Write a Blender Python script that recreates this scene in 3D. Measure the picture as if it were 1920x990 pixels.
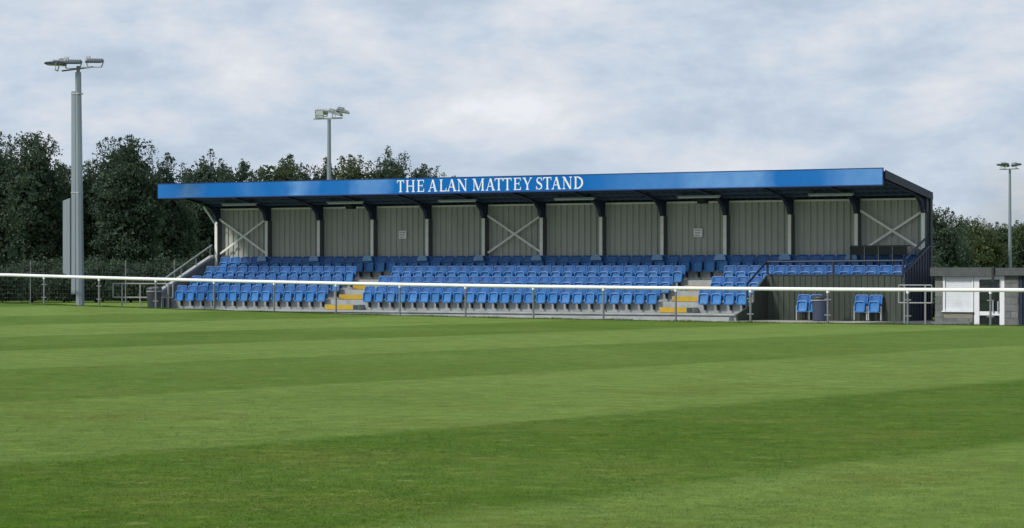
import bpy, bmesh, math, random
import numpy as np
from mathutils import Vector, Matrix

for o in list(bpy.data.objects): bpy.data.objects.remove(o)
SC = bpy.context.scene
COL = SC.collection
rad = math.radians

# ------------------------------------------------------------------ camera
TH = rad(32.9)
cam_d = bpy.data.cameras.new('camera'); cam = bpy.data.objects.new('camera', cam_d); COL.objects.link(cam)
cam.location = (68.76, -85.33, 1.60)
cam.rotation_euler = (rad(90), 0, TH)
cam_d.sensor_width = 36.0
cam_d.lens = 5240.0 / 1920.0 * 36.0
cam_d.shift_y = (510.0 - 495.0) / 1920.0
cam_d.clip_start = 0.5; cam_d.clip_end = 6000
SC.camera = cam

# ------------------------------------------------------------------ world and sun
SUN_EL, SUN_X, SUN_Y = rad(40), -0.52, -0.85
w = bpy.data.worlds.new('World'); SC.world = w; w.use_nodes = True
nt = w.node_tree; nt.nodes.clear()
def N(t, **kw):
    n = nt.nodes.new(t)
    for k, v in kw.items(): setattr(n, k, v)
    return n
def ramp(node, stops, interp='LINEAR'):
    cr = node.color_ramp; cr.interpolation = interp
    while len(cr.elements) > 1: cr.elements.remove(cr.elements[-1])
    cr.elements[0].position = stops[0][0]; cr.elements[0].color = (*stops[0][1], 1)
    for p, c in stops[1:]:
        e = cr.elements.new(p); e.color = (*c, 1)
out = N('ShaderNodeOutputWorld'); bg = N('ShaderNodeBackground'); bg2 = N('ShaderNodeBackground'); addw = N('ShaderNodeMixShader')
sky = N('ShaderNodeTexSky', sky_type='NISHITA'); sky.sun_disc = False
sky.sun_elevation = SUN_EL; sky.sun_rotation = math.atan2(SUN_X, SUN_Y); sky.air_density = 1.2; sky.dust_density = 1.5
tc = N('ShaderNodeTexCoord')
mp = N('ShaderNodeMapping'); mp.inputs['Scale'].default_value = (1, 1, 2.3); mp.inputs['Location'].default_value = (0.37, 0.21, 0.055)
n1 = N('ShaderNodeTexNoise'); n1.inputs['Scale'].default_value = 15; n1.inputs['Detail'].default_value = 9; n1.inputs['Roughness'].default_value = 0.6; n1.inputs['Distortion'].default_value = 0.12
n2 = N('ShaderNodeTexNoise'); n2.inputs['Scale'].default_value = 4.2; n2.inputs['Detail'].default_value = 4
r1 = N('ShaderNodeValToRGB'); ramp(r1, [(0.34, (0.46, 0.55, 0.68)), (0.44, (0.53, 0.62, 0.735)), (0.50, (0.595, 0.675, 0.775)), (0.545, (0.65, 0.705, 0.785)), (0.60, (0.705, 0.745, 0.81)), (0.72, (0.83, 0.85, 0.89))])
r2 = N('ShaderNodeValToRGB'); ramp(r2, [(0.60, (1, 1, 1)), (0.75, (0.35, 0.35, 0.35))])
L = nt.links.new
L(tc.outputs['Generated'], mp.inputs['Vector']); L(mp.outputs[0], n1.inputs['Vector']); L(mp.outputs[0], n2.inputs['Vector'])
L(n1.outputs['Fac'], r1.inputs[0]); L(n2.outputs['Fac'], r2.inputs[0])
L(sky.outputs[0], bg2.inputs[0]); bg2.inputs[1].default_value = 0.10
L(r1.outputs[0], bg.inputs[0]); bg.inputs[1].default_value = 1.0
L(r2.outputs[0], addw.inputs[0]); L(bg2.outputs[0], addw.inputs[1]); L(bg.outputs[0], addw.inputs[2]); L(addw.outputs[0], out.inputs[0])

sd = bpy.data.lights.new('sun', 'SUN'); sun = bpy.data.objects.new('sun', sd); COL.objects.link(sun)
sd.energy = 3.0; sd.angle = rad(9); sd.color = (1.0, 0.955, 0.88)
to_sun = Vector((SUN_X * math.cos(SUN_EL), SUN_Y * math.cos(SUN_EL), math.sin(SUN_EL)))
sun.rotation_euler = to_sun.to_track_quat('Z', 'Y').to_euler(); sun.location = (0, -40, 40)

vs = SC.view_settings; vs.view_transform = 'Standard'; vs.look = 'None'; vs.exposure = 0.0; vs.gamma = 1.0; vs.use_curve_mapping = False

# ------------------------------------------------------------------ materials
MATS = {}
def material(name, col, rough=0.7, var=0.12, scale=6.0, bump=0.0, bscale=40.0, metal=0.0, spec=0.5, rnd=0.0, stretch=(1, 1, 1), dirt=None, dscale=2.0, damt=0.5):
    m = bpy.data.materials.new(name); m.use_nodes = True
    t = m.node_tree; b = t.nodes['Principled BSDF']; ln = t.links.new
    tcx = t.nodes.new('ShaderNodeTexCoord'); mpx = t.nodes.new('ShaderNodeMapping'); mpx.inputs['Scale'].default_value = stretch
    gx = t.nodes.new('ShaderNodeNewGeometry')
    ln(gx.outputs['Position'], mpx.inputs['Vector'])
    nz = t.nodes.new('ShaderNodeTexNoise'); nz.inputs['Scale'].default_value = scale; nz.inputs['Detail'].default_value = 6; nz.inputs['Roughness'].default_value = 0.6
    ln(mpx.outputs[0], nz.inputs['Vector'])
    mr = t.nodes.new('ShaderNodeMapRange'); mr.inputs['From Min'].default_value = 0.3; mr.inputs['From Max'].default_value = 0.7
    mr.inputs['To Min'].default_value = 1 - var; mr.inputs['To Max'].default_value = 1 + var
    ln(nz.outputs['Fac'], mr.inputs['Value'])
    mul = t.nodes.new('ShaderNodeVectorMath'); mul.operation = 'SCALE'; mul.inputs[0].default_value = col
    ln(mr.outputs[0], mul.inputs['Scale'])
    last = mul.outputs[0]
    if rnd:
        oi = t.nodes.new('ShaderNodeObjectInfo'); m2 = t.nodes.new('ShaderNodeMapRange')
        m2.inputs['To Min'].default_value = 1 - rnd; m2.inputs['To Max'].default_value = 1 + rnd
        ln(oi.outputs['Random'], m2.inputs['Value'])
        v2 = t.nodes.new('ShaderNodeVectorMath'); v2.operation = 'SCALE'; ln(last, v2.inputs[0]); ln(m2.outputs[0], v2.inputs['Scale']); last = v2.outputs[0]
    if dirt:
        nd = t.nodes.new('ShaderNodeTexNoise'); nd.inputs['Scale'].default_value = dscale; nd.inputs['Detail'].default_value = 8; nd.inputs['Roughness'].default_value = 0.7
        ln(mpx.outputs[0], nd.inputs['Vector'])
        md = t.nodes.new('ShaderNodeMapRange'); md.inputs['From Min'].default_value = 0.5; md.inputs['From Max'].default_value = 0.72; md.inputs['To Max'].default_value = damt
        ln(nd.outputs['Fac'], md.inputs['Value'])
        mx = t.nodes.new('ShaderNodeMix'); mx.data_type = 'RGBA'; ln(md.outputs[0], mx.inputs[0]); ln(last, mx.inputs[6]); mx.inputs[7].default_value = (*dirt, 1)
        last = mx.outputs[2]
    ln(last, b.inputs['Base Color'])
    b.inputs['Roughness'].default_value = rough; b.inputs['Metallic'].default_value = metal; b.inputs['Specular IOR Level'].default_value = spec
    if bump:
        nb = t.nodes.new('ShaderNodeTexNoise'); nb.inputs['Scale'].default_value = bscale; nb.inputs['Detail'].default_value = 4
        ln(mpx.outputs[0], nb.inputs['Vector'])
        bp = t.nodes.new('ShaderNodeBump'); bp.inputs['Strength'].default_value = bump; bp.inputs['Distance'].default_value = 0.02
        ln(nb.outputs['Fac'], bp.inputs['Height']); ln(bp.outputs[0], b.inputs['Normal'])
    MATS[name] = m
    return m

material('concrete', (0.335, 0.355, 0.36), 0.9, 0.14, 3, 0.3, 30, dirt=(0.16, 0.16, 0.145), dscale=1.3, damt=0.6)
material('concrete_dark', (0.17, 0.18, 0.18), 0.9, 0.16, 3, 0.3, 30, dirt=(0.09, 0.09, 0.08), dscale=1.6)
material('path', (0.36, 0.35, 0.31), 0.95, 0.14, 2, 0.3, 30, dirt=(0.20, 0.20, 0.15), dscale=0.9)
material('asphalt', (0.075, 0.078, 0.08), 0.95, 0.2, 5, 0.3, 40)
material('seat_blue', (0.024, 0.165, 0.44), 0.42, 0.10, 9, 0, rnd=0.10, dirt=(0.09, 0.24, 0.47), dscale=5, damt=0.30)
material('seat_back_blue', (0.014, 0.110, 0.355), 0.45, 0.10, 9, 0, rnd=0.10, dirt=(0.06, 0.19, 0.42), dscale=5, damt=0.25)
material('black_steel', (0.02, 0.021, 0.023), 0.6, 0.2, 8)
material('cladding', (0.42, 0.435, 0.40), 0.6, 0.07, 2.5, stretch=(1, 1, 0.3), dirt=(0.33, 0.33, 0.28), dscale=1.2, damt=0.45)
material('galv', (0.42, 0.44, 0.45), 0.5, 0.12, 7, metal=0.25, dirt=(0.27, 0.28, 0.28), dscale=4, damt=0.4)
material('galv_pole', (0.235, 0.275, 0.315), 0.5, 0.08, 3, metal=0.2, stretch=(1, 1, 0.15), dirt=(0.19, 0.22, 0.25), dscale=2)
material('galv_mid', (0.30, 0.315, 0.31), 0.55, 0.12, 7, metal=0.2)
material('galv_dull', (0.20, 0.215, 0.225), 0.55, 0.15, 7, metal=0.3)
material('post_steel', (0.42, 0.43, 0.40), 0.55, 0.10, 5, dirt=(0.25, 0.25, 0.22), dscale=2, damt=0.4)
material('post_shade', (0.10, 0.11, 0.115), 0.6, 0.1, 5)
material('navy_steel', (0.017, 0.030, 0.068), 0.5, 0.15, 4)
material('roof_underside', (0.050, 0.080, 0.160), 0.6, 0.14, 2, dirt=(0.08, 0.10, 0.13), dscale=1.5)
material('roof_top', (0.16, 0.19, 0.24), 0.6, 0.1, 2)
material('navy_sheet', (0.020, 0.030, 0.058), 0.55, 0.10, 3, stretch=(1, 1, 0.3))
material('letter_white', (0.75, 0.78, 0.82), 0.5, 0.04, 5)
material('white_rail', (0.87, 0.88, 0.90), 0.35, 0.04, 3, dirt=(0.72, 0.73, 0.73), dscale=2.5, damt=0.4)
material('white_paint', (0.78, 0.79, 0.80), 0.45, 0.05, 3, dirt=(0.6, 0.61, 0.6), dscale=1.5, damt=0.4)
material('shutter_white', (0.70, 0.73, 0.76), 0.5, 0.06, 3, dirt=(0.5, 0.53, 0.55), dscale=2, damt=0.5)
material('yellow_paint', (0.48, 0.31, 0.012), 0.7, 0.12, 6, dirt=(0.30, 0.24, 0.06), dscale=7, damt=0.8)
material('plank_green', (0.046, 0.058, 0.048), 0.85, 0.22, 8, rnd=0.20, stretch=(1, 1, 0.12), dirt=(0.035, 0.055, 0.03), dscale=2.0, damt=0.6)
material('batten_light', (0.36, 0.42, 0.48), 0.4, 0.05, 5)
material('sign_white', (0.86, 0.87, 0.88), 0.5, 0.03, 5)
material('sign_grey', (0.36, 0.38, 0.40), 0.5, 0.1, 30)
material('tinted_panel', (0.012, 0.018, 0.017), 0.65, 0.1, 5)
material('bin_dark', (0.032, 0.038, 0.052), 0.5, 0.2, 6)
material('bin_blue', (0.040, 0.055, 0.10), 0.55, 0.15, 5)
material('block_grey', (0.165, 0.178, 0.172), 0.95, 0.16, 9, 0.5, 50, rnd=0.16, dirt=(0.08, 0.085, 0.078), dscale=2.5)
material('mortar', (0.23, 0.225, 0.18), 0.95, 0.12, 12)
material('felt', (0.088, 0.098, 0.098), 0.95, 0.16, 7, dirt=(0.06, 0.065, 0.06), dscale=2)
material('glass_dark', (0.012, 0.016, 0.018), 0.06, 0.05, 2, spec=0.8)
material('blue_door', (0.012, 0.020, 0.048), 0.5, 0.1, 4)
material('lamp_dark', (0.05, 0.058, 0.072), 0.5, 0.15, 9)
material('lamp_grey', (0.34, 0.36, 0.37), 0.45, 0.12, 9)
material('lamp_lens', (0.80, 0.82, 0.86), 0.7, 0.05, 9)
material('brace_steel', (0.80, 0.81, 0.77), 0.5, 0.08, 5)
material('pale_blue', (0.20, 0.34, 0.58), 0.45, 0.1, 9)
material('bark', (0.045, 0.040, 0.033), 0.95, 0.25, 8, 0.4, 20)
material('fence_green', (0.03, 0.045, 0.038), 0.6, 0.1, 8)

def leaf_material(name, col, col2):
    m = bpy.data.materials.new(name); m.use_nodes = True; t = m.node_tree; ln = t.links.new
    b = t.nodes['Principled BSDF']; o = t.nodes['Material Output']
    g = t.nodes.new('ShaderNodeNewGeometry')
    nz = t.nodes.new('ShaderNodeTexNoise'); nz.inputs['Scale'].default_value = 0.55; nz.inputs['Detail'].default_value = 3
    ln(g.outputs['Position'], nz.inputs['Vector'])
    ad = t.nodes.new('ShaderNodeMath'); ad.operation = 'MULTIPLY_ADD'; ad.inputs[1].default_value = 0.22
    ln(g.outputs['Random Per Island'], ad.inputs[0]); ln(nz.outputs['Fac'], ad.inputs[2])
    mr = t.nodes.new('ShaderNodeMapRange'); mr.inputs['From Min'].default_value = 0.35; mr.inputs['From Max'].default_value = 0.85
    ln(ad.outputs[0], mr.inputs['Value'])
    mx = t.nodes.new('ShaderNodeMix'); mx.data_type = 'RGBA'; mx.inputs[6].default_value = (*col, 1); mx.inputs[7].default_value = (*col2, 1)
    ln(mr.outputs[0], mx.inputs[0]); ln(mx.outputs[2], b.inputs['Base Color'])
    b.inputs['Roughness'].default_value = 0.6; b.inputs['Specular IOR Level'].default_value = 0.12
    tr = t.nodes.new('ShaderNodeBsdfTranslucent'); ln(mx.outputs[2], tr.inputs['Color'])
    ms = t.nodes.new('ShaderNodeMixShader'); ms.inputs[0].default_value = 0.32
    ln(b.outputs[0], ms.inputs[1]); ln(tr.outputs[0], ms.inputs[2]); ln(ms.outputs[0], o.inputs[0])
    MATS[name] = m
leaf_material('leaf_dark', (0.048, 0.080, 0.058), (0.076, 0.114, 0.068))
leaf_material('leaf_mid', (0.054, 0.086, 0.052), (0.088, 0.125, 0.056))
leaf_material('leaf_light', (0.055, 0.082, 0.040), (0.105, 0.140, 0.055))

# ------------------------------------------------------------------ mesh helpers
class MB:
    def __init__(self): self.v = []; self.f = []
    def poly(self, pts, faces):
        n = len(self.v); self.v += [tuple(p) for p in pts]; self.f += [tuple(i + n for i in fc) for fc in faces]
    def box(self, x0, x1, y0, y1, z0, z1):
        self.poly([(x0,y0,z0),(x1,y0,z0),(x1,y1,z0),(x0,y1,z0),(x0,y0,z1),(x1,y0,z1),(x1,y1,z1),(x0,y1,z1)],
                  [(3,2,1,0),(4,5,6,7),(0,1,5,4),(1,2,6,5),(2,3,7,6),(3,0,4,7)])
        return self
    def bar(self, a, b, wx, wy, up=(0, 0, 1)):
        a = Vector(a); b = Vector(b); d = (b - a).normalized(); u = Vector(up)
        if abs(d.dot(u)) > 0.98: u = Vector((0, 1, 0))
        s = d.cross(u).normalized(); t = s.cross(d).normalized()
        p = []
        for c in (a, b):
            for i, j in ((-1,-1),(1,-1),(1,1),(-1,1)): p.append(c + s*i*wx/2 + t*j*wy/2)
        self.poly(p, [(3,2,1,0),(4,5,6,7),(0,1,5,4),(1,2,6,5),(2,3,7,6),(3,0,4,7)])
        return self
    def tube(self, pts, r, n=10, cap=True):
        pts = [Vector(p) for p in pts]
        rs = r if isinstance(r, (list, tuple)) else [r] * len(pts)
        base = len(self.v); prev = None
        for i, p in enumerate(pts):
            d = (pts[min(i+1, len(pts)-1)] - pts[max(i-1, 0)]).normalized()
            u = Vector((0, 0, 1)) if abs(d.z) < 0.95 else Vector((0, 1, 0))
            s = d.cross(u).normalized(); t = s.cross(d)
            for k in range(n):
                a = 2*math.pi*(k+0.5)/n; self.v.append(tuple(p + s*math.cos(a)*rs[i] + t*math.sin(a)*rs[i]))
        for i in range(len(pts)-1):
            for k in range(n):
                q = base + i*n; self.f.append((q+k, q+(k+1) % n, q+n+(k+1) % n, q+n+k))
        if cap:
            self.f.append(tuple(base + k for k in range(n))[::-1]); q = base + (len(pts)-1)*n; self.f.append(tuple(q + k for k in range(n)))
        return self
    def prism(self, poly, axis, a, b):
        """extrude a 2D polygon: axis 'x': poly is (y,z); 'y': poly is (x,z)"""
        n = len(poly); f3 = (lambda u, v, c: (c, u, v)) if axis == 'x' else ((lambda u, v, c: (u, c, v)) if axis == 'y' else (lambda u, v, c: (u, v, c)))
        pts = [f3(u, v, a) for u, v in poly] + [f3(u, v, b) for u, v in poly]
        self.poly(pts, [tuple(range(n))[::-1], tuple(range(n, 2*n))] + [(i, (i+1) % n, n+(i+1) % n, n+i) for i in range(n)])
        return self
    def lathe(self, prof, n=20, c=(0, 0, 0)):
        base = len(self.v)
        for r, z in prof:
            for k in range(n):
                a = 2*math.pi*k/n; self.v.append((c[0]+r*math.cos(a), c[1]+r*math.sin(a), c[2]+z))
        for i in range(len(prof)-1):
            for k in range(n): q = base+i*n; self.f.append((q+k, q+(k+1) % n, q+n+(k+1) % n, q+n+k))
        self.f.append(tuple(base+k for k in range(n))[::-1]); q = base+(len(prof)-1)*n; self.f.append(tuple(q+k for k in range(n)))
        return self
    def mesh(self, name, mat, smooth=False, bevel=0):
        me = bpy.data.meshes.new(name); me.from_pydata(self.v, [], self.f)
        bm = bmesh.new(); bm.from_mesh(me)
        if bevel: bmesh.ops.bevel(bm, geom=bm.edges[:], offset=bevel, segments=2, affect='EDGES', clamp_overlap=True)
        bmesh.ops.recalc_face_normals(bm, faces=bm.faces[:]); bm.to_mesh(me); bm.free()
        me.materials.append(MATS[mat] if isinstance(mat, str) else mat)
        if smooth: 
            me.polygons.foreach_set('use_smooth', [True]*len(me.polygons))
            me.set_sharp_from_angle(angle=rad(40))
        return me
    def build(self, name, mat, parent=None, smooth=False, bevel=0):
        return obj(name, self.mesh(name, mat, smooth, bevel), parent)
def obj(name, me, parent=None):
    o = bpy.data.objects.new(name, me); COL.objects.link(o)
    if parent is not None: o.parent = parent
    return o
def empty(name, loc, label=None, cat=None, group=None, rz=0):
    o = bpy.data.objects.new(name, None); COL.objects.link(o); o.location = loc; o.rotation_euler.z = rz; o.empty_display_size = 0.2
    tag(o, label, cat, group); return o
def tag(o, label=None, cat=None, group=None, kind=None):
    if label: o['label'] = label
    if cat: o['category'] = cat
    if group: o['group'] = group
    if kind: o['kind'] = kind
    return o
def copy_tree(o, parent=None):
    c = o.copy(); COL.objects.link(c); c.parent = parent
    for ch in list(o.children): copy_tree(ch, c)
    return c
ONES = 'zeroth first second third fourth fifth sixth seventh eighth ninth tenth eleventh twelfth thirteenth fourteenth fifteenth sixteenth seventeenth eighteenth nineteenth'.split()
TENS = {2: ('twentieth', 'twenty'), 3: ('thirtieth', 'thirty'), 4: ('fortieth', 'forty'), 5: ('fiftieth', 'fifty'), 6: ('sixtieth', 'sixty')}
def ordinal(n):
    if n < 20: return ONES[n]
    a, b = divmod(n, 10)
    return TENS[a][0] if b == 0 else TENS[a][1] + '-' + ONES[b]
def sm(t): t = max(0.0, min(1.0, t)); return t*t*(3-2*t)

# ------------------------------------------------------------------ ground
RAIL_Y = -8.2
def crest(x):
    if x >= 34: return -0.02
    if x > -4: return 0.35*(1-x/34)**2 - 0.02
    return 0.41 + 0.10*(1-math.exp((x+4)/12.0))
def ground(x, y):
    g = crest(x)
    side = sm((x+1.5)/2.5)
    low = g*0.52 - 0.02
    h = g + (low-g)*side*sm((y+8.05)/0.5)
    h += (0.17-h)*(1-sm((x+1.0)/1.5))*sm((y+7.0)/6.0)
    h -= 0.52*sm((x-30.6)/1.6)*sm((y+6.6)/3.5)*(1-sm((y-9)/20))
    h += 0.030*sm((y+10.5)/1.5)*(1-sm((y+8.1)/0.4))          # slight lip of longer grass along the rail
    return h
xs = sorted(set([-1500,-900,-500,-300,-200,-140,-100,-80,-65] + [i for i in range(-55, 90, 2)] + [-1.5+0.5*i for i in range(8)] + [30+0.4*i for i in range(9)] + [95,110,140,200,300,500,900,1500]))
ys = sorted(set([-400,-250,-170,-130,-110] + [i for i in range(-100, -12, 3)] + [-12+0.5*i for i in range(6)] + [-9+0.1*i for i in range(18)] + [-7.2+0.4*i for i in range(16)] + [i for i in range(0, 40, 2)] + [50,70,100,140,200,300,500,900,1600,2500]))
mb = MB(); nx = len(xs)
mb.v = [(x, y, ground(x, y)) for y in ys for x in xs]
mb.f = [(j*nx+i, j*nx+i+1, (j+1)*nx+i+1, (j+1)*nx+i) for j in range(len(ys)-1) for i in range(nx-1)]

STRIPES = [66.0, 58.2, 52.3, 44.6, 36.4, 28.9, 21.6, 14.2, 7.0, -0.5, -8]  # mowing stripes: sheen of the leaning blades put into the base colour
def grass_material(name='grass', blades=False):
    m = bpy.data.materials.new(name); m.use_nodes = True; t = m.node_tree; ln = t.links.new; b = t.nodes['Principled BSDF']
    g = t.nodes.new('ShaderNodeNewGeometry'); sep = t.nodes.new('ShaderNodeSeparateXYZ')
    src = g.outputs['Position']
    ln(src, sep.inputs[0])
    def noise(scale, detail=4, rough=0.6, st=(1, 1, 1)):
        mm = t.nodes.new('ShaderNodeMapping'); mm.inputs['Scale'].default_value = st
        nn = t.nodes.new('ShaderNodeTexNoise'); nn.inputs['Scale'].default_value = scale; nn.inputs['Detail'].default_value = detail; nn.inputs['Roughness'].default_value = rough
        ln(src, mm.inputs['Vector']); ln(mm.outputs[0], nn.inputs['Vector']); return nn.outputs['Fac']
    def math_(op, a, b_=None, c=None):
        n = t.nodes.new('ShaderNodeMath'); n.operation = op
        for i, v in enumerate((a, b_, c)):
            if v is None: continue
            if isinstance(v, (int, float)): n.inputs[i].default_value = v
            else: ln(v, n.inputs[i])
        return n.outputs[0]
    def mix(f, a, c, blend='MIX'):
        n = t.nodes.new('ShaderNodeMix'); n.data_type = 'RGBA'; n.blend_type = blend
        for k, v in ((0, f), (6, a), (7, c)):
            if isinstance(v, (int, float)): n.inputs[k].default_value = v
            elif isinstance(v, tuple): n.inputs[k].default_value = (*v, 1)
            else: ln(v, n.inputs[k])
        return n.outputs[2]
    def rng(v, a, c, lo=0.0, hi=1.0):
        n = t.nodes.new('ShaderNodeMapRange'); n.inputs['From Min'].default_value = a; n.inputs['From Max'].default_value = c
        n.inputs['To Min'].default_value = lo; n.inputs['To Max'].default_value = hi; ln(v, n.inputs['Value']); return n.outputs[0]
    wob = noise(0.9, 3)
    xx = math_('MULTIPLY_ADD', wob, 0.34, sep.outputs['X'])
    xx = math_('SUBTRACT', xx, 0.17)
    fac = rng(xx, -20, 80)
    cr = t.nodes.new('ShaderNodeValToRGB')
    stops = []; ed = sorted(STRIPES); light = True; pos = lambda x: (x+20)/100.0
    stops.append((0.0, (1, 1, 1)))
    for e in ed:                                   # alternate; the stripe 52.3..58.2 is a dark one
        pass
    lv = {}
    n_ed = len(ed)
    idx = ed.index(52.3)
    def level(k):                                  # interval k lies between ed[k-1] and ed[k]
        if (k-(idx+1)) % 2: return 1.0 if k <= idx else 0.85
        return 0.0 if k == idx+1 else (0.34 if k == idx-1 else 0.20)
    stops = [(0.0, (level(0),)*3)]
    for k, e in enumerate(ed):
        wd = 0.06
        stops.append((pos(e-wd), (level(k),)*3)); stops.append((pos(e+wd), (level(k+1),)*3))
    ramp(cr, stops); ln(fac, cr.inputs[0])
    stripe = cr.outputs[0]
    # stripe contrast varies from place to place
    patch = noise(0.16, 4, 0.6)
    st = math_('MULTIPLY_ADD', rng(patch, 0.35, 0.65, -0.20, 0.20), 1.0, stripe)
    big = noise(0.33, 5, 0.65)
    st = math_('ADD', st, rng(big, 0.3, 0.7, -0.15, 0.15))
    dark = (0.060, 0.122, 0.004); lite = (0.140, 0.218, 0.044)
    col = mix(rng(st, -0.15, 1.1), dark, lite)
    worn = noise(0.45, 6, 0.7, (1, 1, 1))
    col = mix(rng(worn, 0.50, 0.68, 0.0, 0.7), col, (0.120, 0.150, 0.022))
    mott = noise(1.6, 5, 0.65, (1, 1, 0))
    col = mix(1.0, col, mix(rng(mott, 0.3, 0.7), (0.80, 0.84, 0.72), (1.20, 1.16, 1.20)), 'MULTIPLY')
    fine = noise(4.5, 7, 0.72, (1, 1, 0))
    col = mix(1.0, col, mix(rng(fine, 0.25, 0.75), (0.70, 0.74, 0.62), (1.30, 1.27, 1.34)), 'MULTIPLY')
    dry = noise(3.1, 7, 0.75)
    col = mix(rng(dry, 0.55, 0.68, 0.0, 0.7), col, (0.200, 0.250, 0.065))
    vf = noise(60.0, 3, 0.6)
    col = mix(1.0, col, mix(rng(vf, 0.25, 0.75), (0.88, 0.89, 0.86), (1.12, 1.11, 1.13)), 'MULTIPLY')
    if blades:
        col = mix(1.0, col, mix(g.outputs['Random Per Island'], (0.97, 0.96, 0.92), (1.20, 1.17, 1.15)), 'MULTIPLY')
    ln(col, b.inputs['Base Color']); b.inputs['Roughness'].default_value = 0.85; b.inputs['Specular IOR Level'].default_value = 0.12
    if blades:
        up = t.nodes.new('ShaderNodeCombineXYZ'); up.inputs[2].default_value = 1.0; ln(up.outputs[0], b.inputs['Normal'])
    if not blades:
        hb = math_('MULTIPLY_ADD', noise(9, 5), 0.5, math_('MULTIPLY', noise(45, 4), 0.5))
        bp = t.nodes.new('ShaderNodeBump'); bp.inputs['Strength'].default_value = 0.55; bp.inputs['Distance'].default_value = 0.05
        ln(hb, bp.inputs['Height']); ln(bp.outputs[0], b.inputs['Normal'])
    MATS[name] = m
    return m
grass_material()
gnd = mb.build('grass_pitch', 'grass', smooth=True); tag(gnd, 'mown green football pitch with light and dark stripes', 'pitch', kind='structure')

def sheet(name, x0, x1, y0, y1, mat, dz, label, step=0.8):
    m = MB(); X = np.linspace(x0, x1, max(2, int((x1-x0)/step))); Y = np.linspace(y0, y1, max(2, int((y1-y0)/0.4)))
    m.v = [(x, y, ground(x, y)+dz) for y in Y for x in X]; n = len(X)
    m.f = [(j*n+i, j*n+i+1, (j+1)*n+i+1, (j+1)*n+i) for j in range(len(Y)-1) for i in range(n-1)]
    return tag(m.build(name, mat, smooth=True), label, 'path', kind='structure')
sheet('path', 0.8, 30.05, -7.35, -1.9, 'path', 0.012, 'pale concrete path between the rail and the stand')
sheet('ramp', 30.055, 40.0, -7.35, 26.0, 'asphalt', 0.03, 'dark asphalt ramp dipping towards the block kiosk', 0.2)

# ------------------------------------------------------------------ grandstand
BAY = 2.5
FLOOR = [0.22, 0.585, 0.95, 1.315]; RISE = 0.365
RISER_Y = [-2.92, -2.05, -1.18, -0.31]
A1 = (7.42, 9.12); A2 = (21.50, 22.98); DUG_X = 24.97; END_X = 30.02
gs = empty('grandstand', (0, 0, 0), 'long single-tier stand with blue fascia, corrugated back wall and rows of blue seats', 'grandstand')

# terrace treads; the front two stop at the dugout recess
def tread(x0, x1, y0, y1, z0, z1, name='terrace_step', mat='concrete', par=None): return MB().box(x0, x1, y0, y1, z0, z1).build(name, mat, par or gs, bevel=0.012)
tread(-0.04, DUG_X, -4.05, RISER_Y[0]-0.004, -0.3, FLOOR[0])
tread(-0.04, DUG_X, RISER_Y[0], RISER_Y[1]-0.004, -0.3, FLOOR[1])
tread(-0.04, DUG_X+0.03, RISER_Y[1], RISER_Y[2]-0.004, -0.3, FLOOR[2])
tread(DUG_X+0.034, END_X-0.03, -1.905, RISER_Y[2]-0.004, -0.3, FLOOR[2])
tread(-0.04, END_X-0.03, RISER_Y[2], RISER_Y[3]-0.004, -0.3, FLOOR[3])
tread(-0.04, END_X-0.03, RISER_Y[3], 0.08, -0.3, FLOOR[3]+RISE)
tread(-0.04, DUG_X, -4.13, -4.052, 0.155, FLOOR[0]-0.002, 'floor_nosing')
tread(0.4, DUG_X-0.12, -4.32, -4.054, -0.3, 0.115, 'plinth_step')
tread(10.3, 21.2, -4.55, -4.324, -0.3, 0.02, 'drain_edge', 'concrete_dark')
# aisle half steps with yellow painted fronts
for a, b in (A1, A2):
    for i in range(3):
        y1 = RISER_Y[i]-0.002; y0 = y1-0.36; z0 = FLOOR[i]; z1 = z0+0.19
        s = tread(a+0.10, b-0.06, y0, y1, z0+0.001, z1, 'aisle_step')
        MB().box(a+0.13, b-0.10 if i else b-0.32, y0-0.004, y0-0.001, z0+0.015, z1-0.006).build('painted_nosing', 'yellow_paint', s)
        if i == 0: MB().box(b-0.30, b-0.08, y0-0.004, y0-0.001, z0+0.02, z1-0.01).build('painted_nosing', 'fence_green', s)

# left end wall, coping and handrail
MB().prism([(-3.46, -0.2), (-3.46, 0.82), (-0.36, 2.16), (-0.02, 2.2), (-0.02, -0.2)], 'x', -0.22, -0.05).build('end_wall', 'concrete_dark', gs)
MB().bar((-0.13, -3.5, 0.86), (-0.13, -0.34, 2.22), 0.19, 0.08).build('wall_coping', 'galv', gs)
hr = MB().tube([(-0.13, -3.3, 1.29), (-0.13, -0.36, 2.64)], 0.03).build('handrail', 'galv', gs, True)
for y in (-3.15, -2.2, -1.3, -0.45): MB().tube([(-0.13, y, 0.86+(y+3.5)*0.43), (-0.13, y, 1.29+(y+3.3)*0.459)], 0.022, 8).build('baluster', 'galv_dull', hr, True)
MB().box(-0.05, 0.12, -3.32, -3.22, 0.2, 0.62).build('drain_slot', 'black_steel', gs)
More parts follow.
